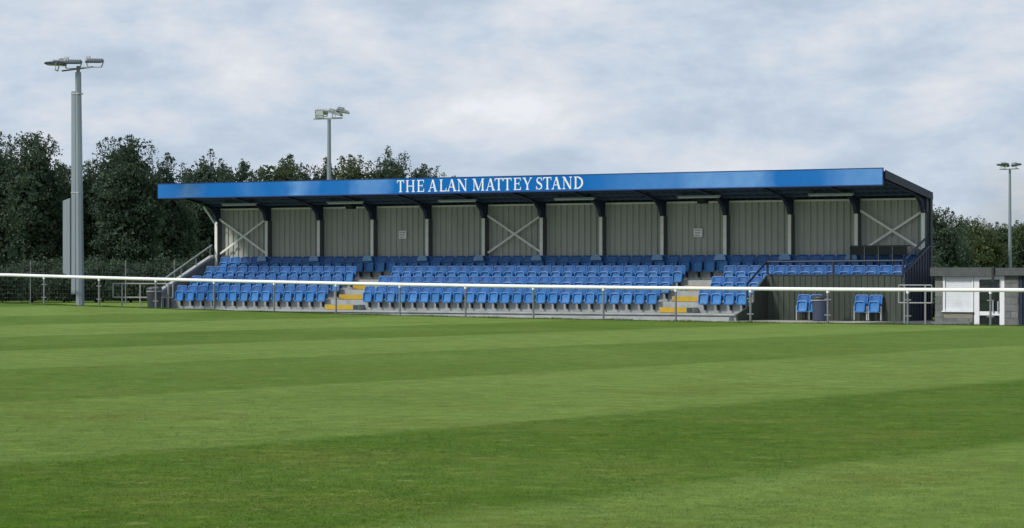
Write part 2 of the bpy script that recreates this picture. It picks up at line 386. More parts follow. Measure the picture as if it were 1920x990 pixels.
# right end wall, navy sheet with ribs
rw = MB().prism([(-1.97, -0.55), (-1.97, 1.56), (-0.10, 2.42), (0.04, 2.42), (0.04, -0.55)], 'x', END_X, END_X+0.05)
for k in range(9):
    y = -1.88+k*0.21; rw.box(END_X+0.046, END_X+0.075, y, y+0.08, -0.55, 1.56+(y+1.97)*0.46-0.02)
rw.build('end_wall', 'navy_sheet', gs)
MB().bar((END_X+0.02, -1.99, 1.60), (END_X+0.02, -0.08, 2.47), 0.14, 0.07).build('wall_coping', 'navy_steel', gs)
hr = MB().tube([(END_X-0.02, -1.75, 2.02), (END_X-0.02, -0.12, 2.76)], 0.035).build('handrail', 'navy_steel', gs, True)
for y in (-1.7, -0.95, -0.2): MB().tube([(END_X-0.02, y, 1.66+(y+1.97)*0.46), (END_X-0.02, y, 2.02+(y+1.75)*0.454)], 0.025, 8).build('baluster', 'navy_steel', hr, True)

# dugout recess: terrace flank, plank wall, parapet rail
MB().prism([(-4.05, -0.3), (-4.05, 0.20), (-2.86, 0.60), (-2.86, 0.95), (-1.94, 1.50), (-1.94, -0.3)], 'x', DUG_X+0.004, DUG_X+0.05).build('flank_wall', 'plank_green', gs)
pw = MB().box(DUG_X+0.06, END_X-0.01, -1.935, -1.915, -0.3, 1.48).build('plank_wall', 'plank_green', gs)
rnd = random.Random(5); x = DUG_X+0.07; k = 0
while x < END_X-0.12:
    wd = min(0.205, END_X-0.03-x); d = rnd.uniform(0, 0.008)
    MB().box(x, x+wd-0.018, -1.965-d, -1.937, -0.28+rnd.uniform(0, 0.02), 1.47).build('plank', 'plank_green', pw); x += wd
MB().box(DUG_X+0.06, END_X-0.01, -1.985, -1.90, 1.481, 1.53).build('parapet_cap', 'navy_steel', gs)
pr = MB().tube([(DUG_X+0.05, -1.95, 1.94), (END_X-0.02, -1.95, 1.97)], 0.036).build('parapet_rail', 'navy_steel', gs, True)
for x in (DUG_X+0.06, 27.48, END_X-0.03): MB().tube([(x, -1.95, 1.53), (x, -1.95, 1.95)], 0.042, 8).build('rail_post', 'navy_steel', pr, True)
MB().tube([(DUG_X+0.03, -1.95, 1.95), (DUG_X+0.03, -3.35, 1.20)], 0.036).build('handrail', 'navy_steel', gs, True)
MB().tube([(DUG_X+0.03, -3.35, 1.20), (DUG_X+0.03, -3.35, 0.30)], 0.036).build('rail_post', 'navy_steel', gs, True)

# back wall: a corrugated sheet per bay
def corr(x0, x1, z0, z1, y, pitch=0.25, depth=0.05):
    m = MB(); pts = []; x = x0
    while x < x1-0.01:
        for dx, dy in ((0, 0), (0.115, 0), (0.145, depth), (0.215, depth), (0.245, 0)):
            if x+dx*pitch/0.25 < x1: pts.append((x+dx*pitch/0.25, y+dy))
        x += pitch
    pts.append((x1, y))
    n = len(pts)
    m.v = [(a, b, z0) for a, b in pts]+[(a, b, z1) for a, b in pts]+[(a, b+0.075, z0) for a, b in ((x0, y), (x1, y))]+[(a, b+0.075, z1) for a, b in ((x0, y), (x1, y))]
    m.f = [(i, i+1, n+i+1, n+i) for i in range(n-1)]+[(2*n, 2*n+1, 2*n+3, 2*n+2)]
    return m
for i in range(12):
    corr(i*BAY+0.012, (i+1)*BAY-0.012, 1.2, 4.07, 0.0).build('wall_panel', 'cladding', gs)
    MB().box(i*BAY+0.09, (i+1)*BAY-0.07, -0.09, -0.005, 4.00, 4.06).build('wall_rail', 'brace_steel', gs)
MB().box(-0.1, 30.1, 0.085, 0.105, -0.3, 4.02).build('rear_cladding', 'navy_sheet', gs)
# H-section posts (front flange, web, rear flange), plus pale arches added as the lit tops of seat backs
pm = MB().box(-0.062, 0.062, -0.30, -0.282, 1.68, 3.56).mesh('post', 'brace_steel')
wm = MB().box(-0.06, 0.06, -0.2815, -0.01, 1.68, 3.56).mesh('post_web', 'post_shade')  # shade on the posts' right side put into a dark material
cvm = MB()
arch = [(-0.22, 0), (-0.21, 0.08), (-0.17, 0.16), (-0.09, 0.205), (0, 0.215), (0.09, 0.205), (0.17, 0.16), (0.21, 0.08), (0.22, 0)]
cvm.prism(arch, 'y', -0.47, -0.42); cvm = cvm.mesh('lit_seat_arch', 'pale_blue')
def rafter_mesh():
    # knee, then a tapering cantilever that follows the roof slope
    m = MB(); p = [(-0.31, 3.565), (-0.01, 3.565), (-0.01, 4.06), (-3.50, 4.68), (-3.50, 4.60), (-1.15, 4.22), (-0.72, 4.07), (-0.45, 3.86)]
    n = len(p)
    for x0, x1 in ((-0.012, 0.012),): 
        pts = [(x0, a, b) for a, b in p]+[(x1, a, b) for a, b in p]
        m.poly(pts, [tuple(range(n))[::-1], tuple(range(n, 2*n))]+[(i, (i+1) % n, n+(i+1) % n, n+i) for i in range(n)])
    low = [(-0.31, 3.56), (-0.45, 3.855), (-0.72, 4.065), (-1.15, 4.215), (-3.50, 4.595)]
    for a, b in zip(low[:-1], low[1:]): m.bar((0, a[0], a[1]), (0, b[0], b[1]), 0.125, 0.02)
    return m.mesh('rafter', 'navy_steel')
rm = rafter_mesh()
for i in range(13):
    x = i*BAY + (0.0 if i else 0.03) - (0.06 if i == 12 else 0)
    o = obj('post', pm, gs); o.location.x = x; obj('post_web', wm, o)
    o = obj('rafter', rm, gs); o.location.x = x
    if 0 < i < 12:
        o = obj('lit_seat_arch', cvm, gs); o.location = (x-0.10, 0, FLOOR[3]+0.70)
MB().bar((0.03, -0.38, 3.50), (0.03, -1.05, 4.13), 0.07, 0.05).build('lit_knee_bar', 'brace_steel', gs)  # pale steel paints the light caught by the end rafter's knee
for i in (0, 5, 11):
    x0 = i*BAY+0.12; x1 = (i+1)*BAY-0.05
    MB().bar((x0, -0.20, 3.66), (x1, -0.20, 2.30), 0.012, 0.075).build('brace', 'brace_steel', gs)
    MB().bar((x0, -0.175, 2.30), (x1, -0.175, 3.66), 0.012, 0.075).build('brace', 'brace_steel', gs)
# roof: ribbed sheet, purlins, verge trims, gutter
m = MB(); ry = [(-3.53, 4.72), (0.12, 4.11)]
def roof_z(y): return 4.72+(y+3.53)/(3.65)*(-0.61)
nrib = 100; xs_r = np.linspace(-0.08, 30.08, nrib*4+1); base = 0
prof = []
for k in range(nrib):
    x0 = -0.08+k*30.16/nrib; p = 30.16/nrib
    prof += [(x0, 0), (x0+p*0.55, 0), (x0+p*0.65, 0.035), (x0+p*0.9, 0.035)]
prof.append((30.08, 0)); n = len(prof)
m.v = [(x, y, z+dz) for y, z in ry for x, dz in prof]+[(x, y, z+dz+0.09) for y, z in ry for x, dz in prof]
m.f = [(i, i+1, n+i+1, n+i) for i in range(n-1)]+[(2*n+i, 2*n+i+1, 3*n+i+1, 3*n+i) for i in range(n-1)]
roof = m.build('roof', 'roof_underside', gs)
for y in (-3.3, -2.6, -1.9, -1.2, -0.5):
    z = roof_z(y)-0.002; MB().box(-0.05, 30.05, y-0.03, y+0.03, z-0.075, z).build('purlin', 'roof_underside', roof)
for x0, x1 in ((-0.14, -0.085), (30.082, 30.11)):
    MB().prism([(-3.515, 4.60), (-3.515, 4.88), (0.14, 4.24), (0.14, 4.0)], 'x', x0, x1).build('verge_trim', 'navy_sheet', roof)
MB().box(-0.14, 30.08, 0.145, 0.22, 4.02, 4.14).build('gutter', 'navy_sheet', roof)
MB().box(END_X+0.055, END_X+0.10, -0.06, 0.10, -0.5, 4.02).build('corner_trim', 'navy_sheet', gs)

MB().box(-0.08, 30.07, 0.108, 0.135, 3.98, 4.20).build('added_eaves_strip', 'navy_sheet', gs)  # added strip that shuts out daylight between roof ribs and wall top

# fascia with its lettering
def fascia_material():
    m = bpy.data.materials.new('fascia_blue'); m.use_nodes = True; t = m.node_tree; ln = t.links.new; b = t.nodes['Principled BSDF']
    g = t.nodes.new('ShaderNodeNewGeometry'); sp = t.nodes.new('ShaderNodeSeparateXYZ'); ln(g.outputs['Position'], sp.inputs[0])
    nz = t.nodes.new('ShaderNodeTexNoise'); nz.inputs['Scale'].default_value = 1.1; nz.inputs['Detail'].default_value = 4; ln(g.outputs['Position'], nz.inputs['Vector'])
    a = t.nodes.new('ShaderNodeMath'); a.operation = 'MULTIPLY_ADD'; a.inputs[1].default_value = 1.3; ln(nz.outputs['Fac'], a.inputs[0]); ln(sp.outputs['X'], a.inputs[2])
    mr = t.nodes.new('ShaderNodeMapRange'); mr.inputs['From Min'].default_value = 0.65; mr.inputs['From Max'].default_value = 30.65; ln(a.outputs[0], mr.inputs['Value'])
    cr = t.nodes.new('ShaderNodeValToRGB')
    lv = [(0, .15), (.8, .1), (1.3, .75), (2.2, .05), (3.6, .05), (4.2, .28), (5.0, .05), (5.9, .1), (6.6, .9), (7.5, .05), (8.9, .1), (9.3, .65), (10.3, .6), (10.9, .02), (18.9, .02), (19.9, .2), (21.0, .35), (22.4, .4), (23.2, .75), (25.4, .8), (26.2, .06), (27.8, .1), (28.7, .6), (30, .75)]  # pale bands: reflections on the glossy sheet painted into the colour
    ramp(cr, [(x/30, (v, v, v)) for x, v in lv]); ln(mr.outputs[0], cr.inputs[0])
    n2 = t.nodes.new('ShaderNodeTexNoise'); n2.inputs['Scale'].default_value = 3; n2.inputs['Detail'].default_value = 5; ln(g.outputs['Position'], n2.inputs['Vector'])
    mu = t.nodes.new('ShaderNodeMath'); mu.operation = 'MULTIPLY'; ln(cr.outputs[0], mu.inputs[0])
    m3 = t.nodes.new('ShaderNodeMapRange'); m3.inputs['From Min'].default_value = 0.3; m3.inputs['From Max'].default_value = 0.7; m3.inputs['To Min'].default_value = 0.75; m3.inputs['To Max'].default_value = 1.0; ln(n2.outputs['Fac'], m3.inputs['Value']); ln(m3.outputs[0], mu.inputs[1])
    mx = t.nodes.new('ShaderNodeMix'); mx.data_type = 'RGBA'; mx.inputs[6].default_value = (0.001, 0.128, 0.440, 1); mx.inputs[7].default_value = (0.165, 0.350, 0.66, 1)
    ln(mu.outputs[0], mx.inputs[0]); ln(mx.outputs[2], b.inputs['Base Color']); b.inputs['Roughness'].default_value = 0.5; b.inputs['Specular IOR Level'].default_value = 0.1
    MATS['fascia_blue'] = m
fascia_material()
material('fascia_trim', (0.010, 0.035, 0.16), 0.45, 0.08, 3)
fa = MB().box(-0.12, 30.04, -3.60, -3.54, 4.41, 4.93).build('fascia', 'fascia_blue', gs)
MB().box(-0.13, 30.05, -3.612, -3.53, 4.375, 4.409).build('bottom_trim', 'fascia_trim', fa)
MB().box(-0.13, 30.05, -3.612, -3.53, 4.931, 4.952).build('top_trim', 'fascia_trim', fa)
MB().box(30.041, 30.056, -3.605, -3.535, 4.41, 4.93).build('end_trim', 'fascia_trim', fa)

def glyph(ch, wd, h):
    """serif capital as overlapping convex polygons in a wd x h cell"""
    S = 0.062; T = 0.028; K = 0.030; P = []
    R = lambda x0, x1, z0, z1: P.append([(x0, z0), (x1, z0), (x1, z1), (x0, z1)])
    def serif(xc, z, half, up): # bracketed slab: up=+1 at the foot, -1 at the head
        P.append([(xc-half, z), (xc+half, z), (xc+half, z+up*K*0.6), (xc+half*0.45, z+up*K*1.3), (xc-half*0.45, z+up*K*1.3), (xc-half, z+up*K*0.6)])
    def stem(xc, head=True, foot=True):
        R(xc-S/2, xc+S/2, 0, h)
        if foot: serif(xc, 0, S*1.05, 1)
        if head: serif(xc, h, S*1.05, -1)
    def diag(x0, z0, x1, z1, t): P.append([(x0-t/2, z0), (x0+t/2, z0), (x1+t/2, z1), (x1-t/2, z1)])
    def strip(pts, ths):
        for (a, b), (ta, tb) in zip(zip(pts[:-1], pts[1:]), zip(ths[:-1], ths[1:])):
            d = Vector((b[0]-a[0], b[1]-a[1])).normalized(); n = Vector((-d.y, d.x))
            P.append([(a[0]+n.x*ta/2, a[1]+n.y*ta/2), (a[0]-n.x*ta/2, a[1]-n.y*ta/2), (b[0]-n.x*tb/2+d.x*0.004, b[1]-n.y*tb/2+d.y*0.004), (b[0]+n.x*tb/2+d.x*0.004, b[1]+n.y*tb/2+d.y*0.004)])
    if ch == 'T':
        stem(wd/2, head=False); R(0.01, wd-0.01, h-T*1.15, h)
        P.append([(0.0, h), (0.035, h), (0.02, h-0.10), (0.0, h-0.105)]); P.append([(wd, h), (wd, h-0.105), (wd-0.02, h-0.10), (wd-0.035, h)])
    elif ch == 'H':
        stem(S); stem(wd-S); R(S, wd-S, h*0.5-T/2, h*0.5+T/2)
    elif ch == 'E':
        stem(S); R(S, wd-0.01, h-T, h); R(S, wd-0.005, 0, T); R(S, wd*0.74, h*0.52-T/2, h*0.52+T/2)
        P.append([(wd-0.01, h), (wd-0.01, h-0.105), (wd-0.03, h-0.10), (wd-0.05, h)]); P.append([(wd, 0.115), (wd-0.02, 0.11), (wd-0.055, 0), (wd-0.005, 0)])
        R(wd*0.74-0.012, wd*0.74+0.012, h*0.52-0.055, h*0.52+0.055)
    elif ch == 'L':
        stem(S); R(S, wd-0.005, 0, T); P.append([(wd, 0.125), (wd-0.02, 0.12), (wd-0.06, 0), (wd-0.005, 0)])
    elif ch == 'A':
        diag(0.055, 0, wd/2-0.005, h, T*1.05); diag(wd-0.075, 0, wd/2, h, S*1.15)
        R(wd*0.24, wd*0.74, h*0.32, h*0.32+T); serif(0.055, 0, 0.052, 1); serif(wd-0.07, 0, 0.07, 1)
    elif ch == 'N':
        R(0.06-T/2, 0.06+T/2, 0, h); R(wd-0.05-T/2, wd-0.05+T/2, 0, h); diag(0.06, h, wd-0.055, 0, S*1.25)
        serif(0.06, 0, 0.055, 1); serif(0.045, h, 0.05, -1); serif(wd-0.05, h, 0.055, -1)
    elif ch == 'M':
        R(0.06-T/2, 0.06+T/2, 0, h); R(wd-0.065-S/2, wd-0.065+S/2, 0, h)
        diag(0.075, h, wd/2, 0.01, S*1.15); diag(wd-0.075, h, wd/2+0.005, 0.01, T)
        serif(0.06, 0, 0.055, 1); serif(wd-0.065, 0, 0.065, 1); serif(0.05, h, 0.05, -1); serif(wd-0.055, h, 0.055, -1)
    elif ch == 'Y':
        R(wd/2-S/2, wd/2+S/2, 0, h*0.46); diag(wd/2-0.004, h*0.42, 0.065, h, S*1.1); diag(wd/2+0.014, h*0.42, wd-0.05, h, T*1.1)
        serif(wd/2, 0, S*1.05, 1); serif(0.065, h, 0.065, -1); serif(wd-0.05, h, 0.05, -1)
    elif ch == 'D':
        stem(S); pts = []; th = []
        for k in range(15):
            a = math.pi/2-math.pi*k/14; pts.append((S+0.02+(wd-S*2.0-0.01)*math.cos(a)**0.9 if math.cos(a) > 1e-6 else S+0.02, h/2+(h/2-T/2)*math.sin(a))); th.append(T+(S*1.15-T)*max(0, math.cos(a)))
        strip(pts, th); R(S, S+0.03, h-T, h); R(S, S+0.03, 0, T)
    elif ch == 'S':
        pts = []; th = []
        c = [(0.86, 0.79), (0.80, 0.90), (0.66, 0.955), (0.47, 0.965), (0.28, 0.92), (0.16, 0.81), (0.17, 0.69), (0.30, 0.59), (0.50, 0.52), (0.70, 0.44), (0.85, 0.33), (0.86, 0.20), (0.74, 0.08), (0.54, 0.035), (0.34, 0.045), (0.18, 0.11), (0.10, 0.24)]
        q = [0.4, 0.45, 0.5, 0.55, 0.7, 0.9, 1.05, 1.25, 1.4, 1.25, 1.05, 0.9, 0.7, 0.55, 0.5, 0.45, 0.4]
        strip([(a*wd, b*h) for a, b in c], [S*v*0.85 for v in q])
        R(wd*0.86, wd*0.86+0.02, h*0.70, h*0.99); R(wd*0.08-0.01, wd*0.08+0.01, h*0.01, h*0.30)
    return P
WORDS = [('T', 10.99, 11.30), ('H', 11.38, 11.76), ('E', 11.87, 12.17), ('A', 12.34, 12.74), ('L', 12.84, 13.13), ('A', 13.15, 13.56), ('N', 13.6, 14.0), ('M', 14.24, 14.73), ('A', 14.79, 15.19), ('T', 15.17, 15.51), ('T', 15.53, 15.87), ('E', 15.96, 16.26), ('Y', 16.33, 16.72), ('S', 16.88, 17.15), ('T', 17.18, 17.51), ('A', 17.51, 17.91), ('N', 17.96, 18.34), ('D', 18.43, 18.81)]
for ch, x0, x1 in WORDS:
    m = MB()
    for k, p in enumerate(glyph(ch, x1-x0, 0.425)): m.prism([(x0+a, 4.452+b) for a, b in p], 'y', -3.6005, -3.607-k*0.0004)
    m.build('letter', 'letter_white', fa)

# ------------------------------------------------------------------ things fixed to the stand
for i, x in enumerate((1.98, 7.0, 12.04, 17.03, 22.04, 27.07)):
    t = empty('batten_light', (x, -1.3, 4.17), 'slim grey strip light under the stand roof, %s from the left' % ordinal(i+1), 'strip light', 'strip lights under the roof')
    MB().box(-0.84, 0.84, -0.05, 0.05, 0.0, 0.06).build('housing', 'batten_light', t, bevel=0.01)
    MB().box(-0.80, 0.80, -0.035, 0.035, -0.03, -0.001).build('diffuser', 'lamp_lens', t, bevel=0.01)
    for s in (-0.6, 0.6): MB().box(s-0.02, s+0.02, -0.015, 0.015, 0.061, 0.16).build('hanger', 'black_steel', t)
for x, lab in ((7.04, 'left'), (22.03, 'right')):
    t = empty('loudspeaker', (x, -1.0, 3.95), 'small black loudspeaker under the stand roof near the %s notice' % lab, 'loudspeaker', 'loudspeakers under the roof')
    MB().box(-0.17, 0.17, -0.13, 0.12, -0.0, 0.19).build('cabinet', 'black_steel', t, bevel=0.02)
    MB().box(-0.14, 0.14, -0.142, -0.132, 0.025, 0.165).build('grille', 'tinted_panel', t)
    MB().box(-0.03, 0.03, -0.03, 0.03, 0.191, 0.26).build('bracket', 'black_steel', t)
for x, z, lab in ((8.74, 2.99, 'white notice on the corrugated wall in the fourth bay from the left'), (21.32, 2.97, 'white notice on the corrugated wall above the right-hand aisle')):
    t = empty('notice', (x, -0.05, z), lab, 'notice', 'notices on the back wall')
    MB().box(-0.17, 0.17, -0.02, 0.0, -0.15, 0.15).build('board', 'sign_white', t)
    for k in range(3): MB().box(-0.12, 0.12-0.03*k, -0.024, -0.0205, 0.07-0.09*k, 0.105-0.09*k).build('print_line', 'sign_grey', t)
# desk screen in the rear rows
t = empty('desk_screen', (27.65, -1.0, 1.32), 'dark four-panel screen on legs among the rear seats at the right end', 'screen')
MB().box(0.0, 2.04, -0.02, 0.30, 1.13, 1.165).build('top_board', 'black_steel', t)
for k in range(4): MB().box(0.015+k*0.51, 0.495+k*0.51, -0.012, 0.0, 0.85, 1.125).build('panel', 'tinted_panel', t)
for k in range(5):
    x = k*0.51-0.0; MB().box(x-0.012, x+0.012, -0.03, -0.0, 0.60 if k in (0, 4, 1, 2, 3) else 0.85, 1.13).build('frame_bar', 'galv_dull' if 0 < k < 4 else 'black_steel', t)
    MB().box(x-0.02, x+0.02, 0.0, 0.04, 0.0, 0.85).build('leg', 'black_steel', t)

# ------------------------------------------------------------------ seats
def plate(wd, h, r, th, rim, inset, name, mat, bow=0.0, top_taper=0.0):
    """rounded moulded shell standing in xz, front towards -y"""
    n = 6; ring = []
    for cx, cz, a0 in ((wd/2-r, h-r, 0), (-wd/2+r, h-r, 90), (-wd/2+r, r, 180), (wd/2-r, r, 270)):
        for k in range(n+1): a = rad(a0+90*k/n); ring.append((cx+r*math.cos(a), cz+r*math.sin(a)))
    N_ = len(ring); m = MB()
    def lay(ins, y):
        s = len(m.v)
        for x, z in ring:
            fx = (wd/2-ins)/(wd/2); fz = (h/2-ins)/(h/2); px = x*fx; pz = h/2+(z-h/2)*fz
            px *= 1-top_taper*pz/h
            m.v.append((px, y-bow*(2*px/wd)**2, pz))
        return s
    def link(a, b):
        for k in range(N_): m.f.append((a+k, a+(k+1) % N_, b+(k+1) % N_, b+k))
    b0 = lay(0.012, th); a0 = lay(0, th*0.5); a1 = lay(0.010, 0); a2 = lay(rim, -0.004); a3 = lay(rim+0.02, inset); a4 = lay(wd*0.36, inset+0.006)
    link(b0, a0); link(a0, a1); link(a1, a2); link(a2, a3); link(a3, a4)
    c = len(m.v); m.v.append((0, inset+0.008, h/2)); m.f += [(a4+k, a4+(k+1) % N_, c) for k in range(N_)]
    c = len(m.v); m.v.append((0, th-bow*0, h/2)); m.f += [(b0+(k+1) % N_, b0+k, c) for k in range(N_)]
    return m.mesh(name, mat, smooth=True)
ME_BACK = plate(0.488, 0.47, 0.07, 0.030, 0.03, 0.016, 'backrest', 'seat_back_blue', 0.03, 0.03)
ME_PAN = plate(0.405, 0.395, 0.085, 0.060, 0.035, 0.045, 'seat_pan', 'seat_blue', 0.0, 0.03)
brm = MB().box(-0.028, 0.028, -0.10, -0.003, 0.10, 0.25); brm.bar((0, -0.04, 0.22), (0, -0.17, 0.36), 0.05, 0.04); brm.bar((-0.20, -0.115, 0.40), (0.20, -0.115, 0.40), 0.03, 0.03)
ME_BR = brm.mesh('bracket', 'black_steel')
SEAT_GROUP = 'blue tip-up seats in the stand'
rs = random.Random(11)
def seat(x, i, label, z=None, y=None, group=SEAT_GROUP, bracket=True):
    t = empty('stadium_seat', (x+rs.uniform(-.006, .006), RISER_Y[i] if y is None else y, FLOOR[i] if z is None else z), label, 'seat', group, rz=rad(rs.uniform(-0.8, 0.8)))
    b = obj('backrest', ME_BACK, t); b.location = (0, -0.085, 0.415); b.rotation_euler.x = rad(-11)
    p = obj('seat_pan', ME_PAN, t); p.location = (0, -0.235, 0.285); p.rotation_euler.x = rad(-7+rs.uniform(-3, 3))
    if bracket: obj('bracket', ME_BR, t)
    return t
ROWN = ['front row', 'second row', 'third row', 'back row']
def block(i, x0, x1, n, where):
    for k in range(n):
        x = x0 + 0.23 + (x1-x0-0.46)*k/(n-1)
        seat(x, i, 'blue tip-up seat, %s from the left in the %s%s' % (ordinal(k+1), ROWN[i], where))
for i in range(3):
    block(i, 0.30, 7.45, 14, ' of the left block')
    block(i, 9.10, 21.46, 25, ' of the centre block')
block(0, 22.98, 24.90, 4, ' of the right block'); block(1, 22.98, 24.90, 4, ' of the right block')
block(2, 22.98, 29.75, 14, ' of the right block')
block(3, 0.30, 29.75, 59, ' along the wall')
# two pairs of seats in the dugout recess, on steel legs
for (xa, xb), lab in (((26.46, 26.92), 'beside the dark bin in the dugout recess'), ((28.58, 29.09), 'of the right-hand pair in the dugout recess')):
    for x, s in ((xa, 'left'), (xb, 'right')):
        t = seat(x, 0, 'blue tip-up seat, %s one %s' % (s, lab), z=0.0, y=-2.05, group='seats in the dugout recess', bracket=False)
        t.rotation_euler.z = 0; t.location.z = -0.015
        for sx in (-0.225, 0.225): MB().bar((sx, -0.12, 0.03), (sx, -0.12, 0.50), 0.035, 0.05, (0, 1, 0)).build('leg', 'galv', t)
        MB().bar((-0.22, -0.16, 0.30), (0.22, -0.16, 0.30), 0.03, 0.03).build('cross_bar', 'galv', t)

# ------------------------------------------------------------------ perimeter rail
pt = empty('perimeter_rail', (0, RAIL_Y, 0), 'white tubular rail on grey posts along the edge of the pitch', 'railing')
PX0 = -1.68; SP = 2.672
def top_z(x): return crest(x)+0.01+1.075
rx = np.arange(PX0-SP*3-0.4, PX0+SP*17, SP/2)
MB().tube([(x, 0, top_z(x)) for x in rx], 0.058, 14).build('rail', 'white_rail', pt, True)
for k in range(-3, 17):
    x = PX0+SP*k
    p = MB().tube([(x, 0, crest(x)-0.3), (x, 0, top_z(x)-0.075)], 0.034, 10).build('post', 'galv_dull', pt, True)
    MB().tube([(x, 0, top_z(x)-0.11), (x, 0, top_z(x)-0.03)], 0.046, 10).build('socket', 'white_rail', p, True)
    if k <= 2 or k >= 11:
        for z in (0.30, 0.78):
            MB().bar((x-0.11, -0.0, crest(x)+z), (x+0.11, 0, crest(x)+z), 0.05, 0.035).build('clip', 'galv_dull', p)

# ------------------------------------------------------------------ floodlight masts
def luminaire(par, c, yaw, tilt, s=1.0, hood=True, thin=False):
    """flat asymmetric floodlight on a stirrup: wedge body with cooling fins behind, pale lens below"""
    b = MB().prism([(-0.36, 0.02), (-0.30, 0.06), (0.16, 0.12), (0.34, 0.10), (0.36, 0.0), (-0.34, -0.02)] if thin else [(-0.36, 0.03), (-0.30, 0.10), (0.16, 0.20), (0.34, 0.15), (0.36, 0.0), (-0.34, -0.02)], 'x', -0.33, 0.33)
    M = Matrix.Translation(c) @ Matrix.Rotation(yaw, 4, 'Z') @ Matrix.Rotation(tilt, 4, 'X') @ Matrix.Scale(s, 4)
    o = b.build('luminaire', 'lamp_dark', par, bevel=0.012); o.matrix_local = M
    MB().box(-0.29, 0.29, -0.29, 0.30, -0.028, -0.022).build('lens', 'lamp_lens', o)
    fin = MB(); ft = 0.15 if thin else 0.25
    for k in range(7): x = -0.27+0.09*k; fin.box(x-0.012, x+0.012, -0.05, 0.30, 0.08 if thin else 0.14, ft)
    fin.build('cooling_fins', 'lamp_grey', o)
    if hood: MB().prism([(0.0, 0.10), (0.08, 0.22), (0.18, 0.26), (0.28, 0.23), (0.36, 0.10)], 'x', -0.36, -0.20).build('gear_box', 'lamp_grey', o)
    st = MB()
    for x in (-0.36, 0.36): st.bar((x, 0.08, 0.05), (x*0.75, 0.05, -0.20), 0.02, 0.05)
    st.bar((-0.28, 0.05, -0.20), (0.28, 0.05, -0.20), 0.05, 0.03); st.build('stirrup', 'galv', o)
    return o
# near mast, hinged with a counterweight arm
MX, MY = -0.75, -7.4
g0 = ground(MX, MY)
mast = empty('floodlight_mast', (MX, MY, g0-0.05), 'tall grey hinged floodlight mast with counterweight panel standing behind the rail', 'floodlight', 'floodlight masts', rz=0)
MB().tube([(0.12, 0, 0), (0.02, 0, 8.72)], [0.165, 0.115], 8).build('mast', 'galv_pole', mast)
MB().box(-0.14, 0.34, -0.24, 0.24, 0.0, 0.05).build('base_plate', 'galv', mast)
MB().box(-0.235, -0.02, -0.11, 0.11, 0.52, 8.02).build('hinge_arm', 'galv_pole', mast, bevel=0.015)
MB().prism([(-0.60, 1.30), (-0.60, 3.98), (-0.24, 4.08), (-0.24, 1.18)], 'y', -0.16, 0.16).build('counterweight', 'galv_pole', mast, bevel=0.012)
for z in (4.25, 7.9): MB().box(-0.235, 0.16, -0.13, 0.13, z, z+0.05).build('clamp', 'galv', mast, bevel=0.01)
MB().tube([(0.02, 0, 8.70), (0.02, 0, 8.95)], 0.07, 8).build('spigot', 'galv_dull', mast)
cb = MB().bar((-0.78, 0.0, -0.02), (0.70, -0.0, 0.07), 0.08, 0.05).build('crossbar', 'galv_dull', mast); cb.location = (0.02, 0, 8.82)
Rv = Vector((math.cos(TH), math.sin(TH), 0))
luminaire(mast, Rv*-0.84+Vector((0.02, 0, 9.00)), rad(-57), rad(-3), 1.05, thin=True)
luminaire(mast, Rv*-0.20+Vector((0.02, 0, 9.05)), TH, rad(5), 0.92, thin=True)
luminaire(mast, Rv*0.60+Vector((0.02, 0, 9.09)), TH, rad(5), 0.92, thin=True)

def far_mast(x, y, h, label, kind):
    gz = ground(x, y)
    t = empty('floodlight_mast', (x, y, gz-0.05), label, 'floodlight', 'floodlight masts', rz=TH)
    MB().tube([(0, 0, 0), (0, 0, h-0.15)], [0.15, 0.085], 10).build('mast', 'galv_pole', t, True)
    MB().box(-0.2, 0.2, -0.2, 0.2, 0, 0.05).build('base_plate', 'galv', t)
    MB().bar((-0.75, 0, h-0.14), (0.65, 0, h-0.08), 0.08, 0.07).build('crossbar', 'galv', t)
    if kind == 'a':
        for c, yw, tl, sc_ in (((-0.46, -0.1, h+0.10), 0, rad(-74), 0.60), ((-0.36, 0.25, h+0.17), rad(15), rad(-14), 0.85), ((0.30, 0.0, h+0.10), rad(80), rad(14), 0.9), ((0.66, 0.15, h+0.20), rad(92), rad(10), 0.9)):
            a = luminaire(t, c, yw, tl, sc_); a.data.materials[0] = MATS['lamp_grey']
    else:
        luminaire(t, (-0.50, 0, h+0.12), rad(-70), rad(-12), 1.0); luminaire(t, (0.48, 0, h+0.14), rad(75), rad(-12), 1.0)
    return t
far_mast(-11.97, 23.2, 9.0, 'slim grey floodlight mast with pale twin lamps rising behind the stand roof', 'a')
far_mast(-9.94, 101.9, 8.95, 'distant slim floodlight mast behind the kiosk at the right edge', 'b')

# ------------------------------------------------------------------ bins, gates
def bin_(name, x, y, r, h, mat, label, lid=True):
    z = ground(x, y)+0.015; t = empty(name, (x, y, z), label, 'bin')
    MB().lathe([(r*0.88, 0), (r*0.90, 0.03), (r, h*0.80), (r*1.02, h*0.84), (r*0.97, h*0.86)], 24).build('body', mat, t, True)
    if lid:
        MB().lathe([(r*1.05, h*0.865), (r*1.08, h*0.90), (r*0.95, h*0.965), (r*0.5, h), (0.01, h*1.005)], 24).build('lid', 'bin_dark', t, True)
        MB().lathe([(r*1.085, h*0.80), (r*1.10, h*0.815), (r*1.085, h*0.83)], 24).build('hoop', 'galv', t, True)
    else:
        m = MB(); prof = [(r*1.02, h*0.862), (r*1.05, h*0.90), (r*1.0, h*0.94), (r*0.7, h*0.985), (r*0.1, h)]; m.lathe(prof, 24).build('lid', mat, t, True)
        MB().lathe([(0.06, 0), (0.075, 0.05), (0.03, 0.10)], 12, (-0.12, 0, h*0.965)).build('knob', 'black_steel', t, True)
    return t
